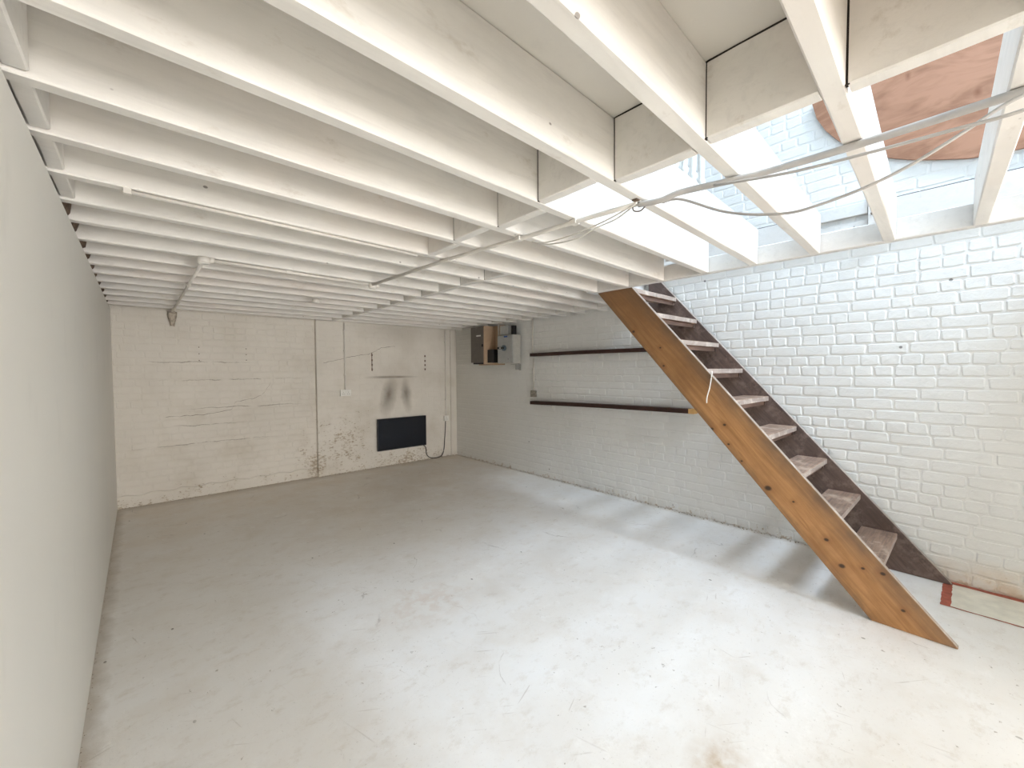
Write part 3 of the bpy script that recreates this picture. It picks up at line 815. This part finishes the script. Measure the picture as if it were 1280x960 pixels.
# right isolator
c2 = thing('isolator_switch', 'light grey metal isolator box with rotary handle, right of the brown meter case', 'electrical box', (4.12, 4.62, 1.8))
cpart(c2, 'casing', 4.035, 4.18, 4.455, 4.80, 1.605, 2.02, MGS, .004)
cpart(c2, 'door', 4.022, 4.034, 4.46, 4.795, 1.612, 2.015, MGB, .003, 'grey door')
cpart(c2, 'maker_label', 4.020, 4.0225, 4.57, 4.65, 1.985, 2.008, MBL, .0005, 'blue label')
cpart(c2, 'door_screw', 4.018, 4.0225, 4.55, 4.56, 1.66, 1.67, MBK, .001)
bm = bmesh.new(); tube_into(bm, [(4.022, 4.64, 1.83), (4.000, 4.64, 1.83)], .042, 18)
o = link('rotary_dial', from_bm('rotary_dial', bm), plain('blue_grey_plastic', (.10, .15, .19), .4), c2); o.location = -c2.location
bm = bmesh.new(); add_box(bm, 3.975, 4.001, 4.625, 4.755, 1.815, 1.845, .005)
o = link('handle', from_bm('handle', bm), MBK, c2); o.location = -c2.location
cpart(c2, 'pointer', 3.972, 3.976, 4.665, 4.70, 1.822, 1.838, MWH, .001)
# upper small case behind and conduits
c3 = thing('small_trunking_box', 'small grey box tucked under the ceiling above the isolator', 'electrical box', (4.13, 4.7, 2.1))
cpart(c3, 'casing', 4.06, 4.18, 4.60, 4.78, 2.03, 2.165, MGB, .003)
cpart(c3, 'cable_gland', 4.09, 4.14, 4.50, 4.56, 2.022, 2.16, MBK, .003)
bd = box('backing_board', XR-.022, XR-.007, 4.83, 5.47, 1.585, 2.195, MTN, bev=.002, label='flat board on the wall behind the switch boxes', cat='board')
tube('grey_pipe_drop', [(4.10, 4.86, 2.03), (4.10, 4.86, ZC-.001)], .014, MCD, label='short pale pipe between the switch boxes and the ceiling', cat='pipe')
br = thing('angle_bracket', 'grey steel angle bracket under the right end of the isolator box', 'bracket', (4.19, 4.48, 1.58))
bm = bmesh.new(); add_box(bm, 4.02, 4.19, 4.46, 4.50, 1.586, 1.592, .001); add_box(bm, 4.182, 4.19, 4.46, 4.50, 1.50, 1.588, .001)
o = link('angle', from_bm('angle', bm), MSV, br); o.location = -br.location
o = prism_x('gusset', [(4.476, 1.586), (4.484, 1.586), (4.484, 1.51), (4.476, 1.51)], 4.10, 4.183, MSV, br); o.location = -br.location

# ------------------------------------------------------------------ red painted rectangle on the floor
mk = thing('floor_marking', 'red painted rectangular outline with cream filling on the floor by the brick wall', 'floor marking', (4.0, -.3, 0))
def strip(nm, x0, x1, y0, y1, m, z=.0015, lab=None):
    bm = bmesh.new(); n_ = 24
    L_ = x1-x0 > y1-y0; ring = []
    for i in range(n_+1):
        t_ = i/n_; j1, j2 = random.uniform(-.003, .003), random.uniform(-.003, .003)
        if L_: a_ = (x0+(x1-x0)*t_, y0+j1); b_ = (x0+(x1-x0)*t_, y1+j2)
        else: a_ = (x0+j1, y0+(y1-y0)*t_); b_ = (x1+j2, y0+(y1-y0)*t_)
        ring.append((bm.verts.new((*a_, z)), bm.verts.new((*b_, z))))
    for p, q in zip(ring, ring[1:]): bm.faces.new((p[0], p[1], q[1], q[0]))
    o = link(nm, from_bm(nm, bm), m, mk); o.location = -mk.location
    if lab: o['label'] = lab
strip('filling', 3.76, 4.18, -1.2, .09, MCRM, .001, 'cream filling')
strip('stripe', 4.155, 4.20, -1.2, .115, MRED); strip('stripe', 3.75, 4.20, .066, .113, MRED, .0022); strip('stripe', 3.746, 3.760, -1.2, .113, MRED)

# ------------------------------------------------------------------ loose grit along the walls and hooks in the ceiling
bm = bmesh.new()
def crumb(x, y, z, s_):
    r_ = bmesh.ops.create_icosphere(bm, subdivisions=1, radius=s_)
    for v_ in r_['verts']: v_.co = Vector((x, y, z+s_*.4))+v_.co*random.uniform(.6, 1.2)
for i in range(150): crumb(random.uniform(XL, PX), YB-.02-abs(random.gauss(0, .018)), 0, random.uniform(.002, .006))
for i in range(140): crumb(random.uniform(PX, XR), PY-.006-abs(random.gauss(0, .018)), 0, random.uniform(.003, .009))
for i in range(220): crumb(XR-.012-abs(random.gauss(0, .015)), random.uniform(.4, PY), 0, random.uniform(.003, .008))
for i in range(110): crumb(XL+.003+abs(random.gauss(0, .006)), random.uniform(.8, YB), 0, random.uniform(.001, .003))
link('grit', from_bm('grit', bm), plain('brown_grit', (.48, .41, .32), .9, sc=60, var=.4), label='brown grit and plaster crumbs gathered along the foot of the walls', cat='grit', kind='stuff')
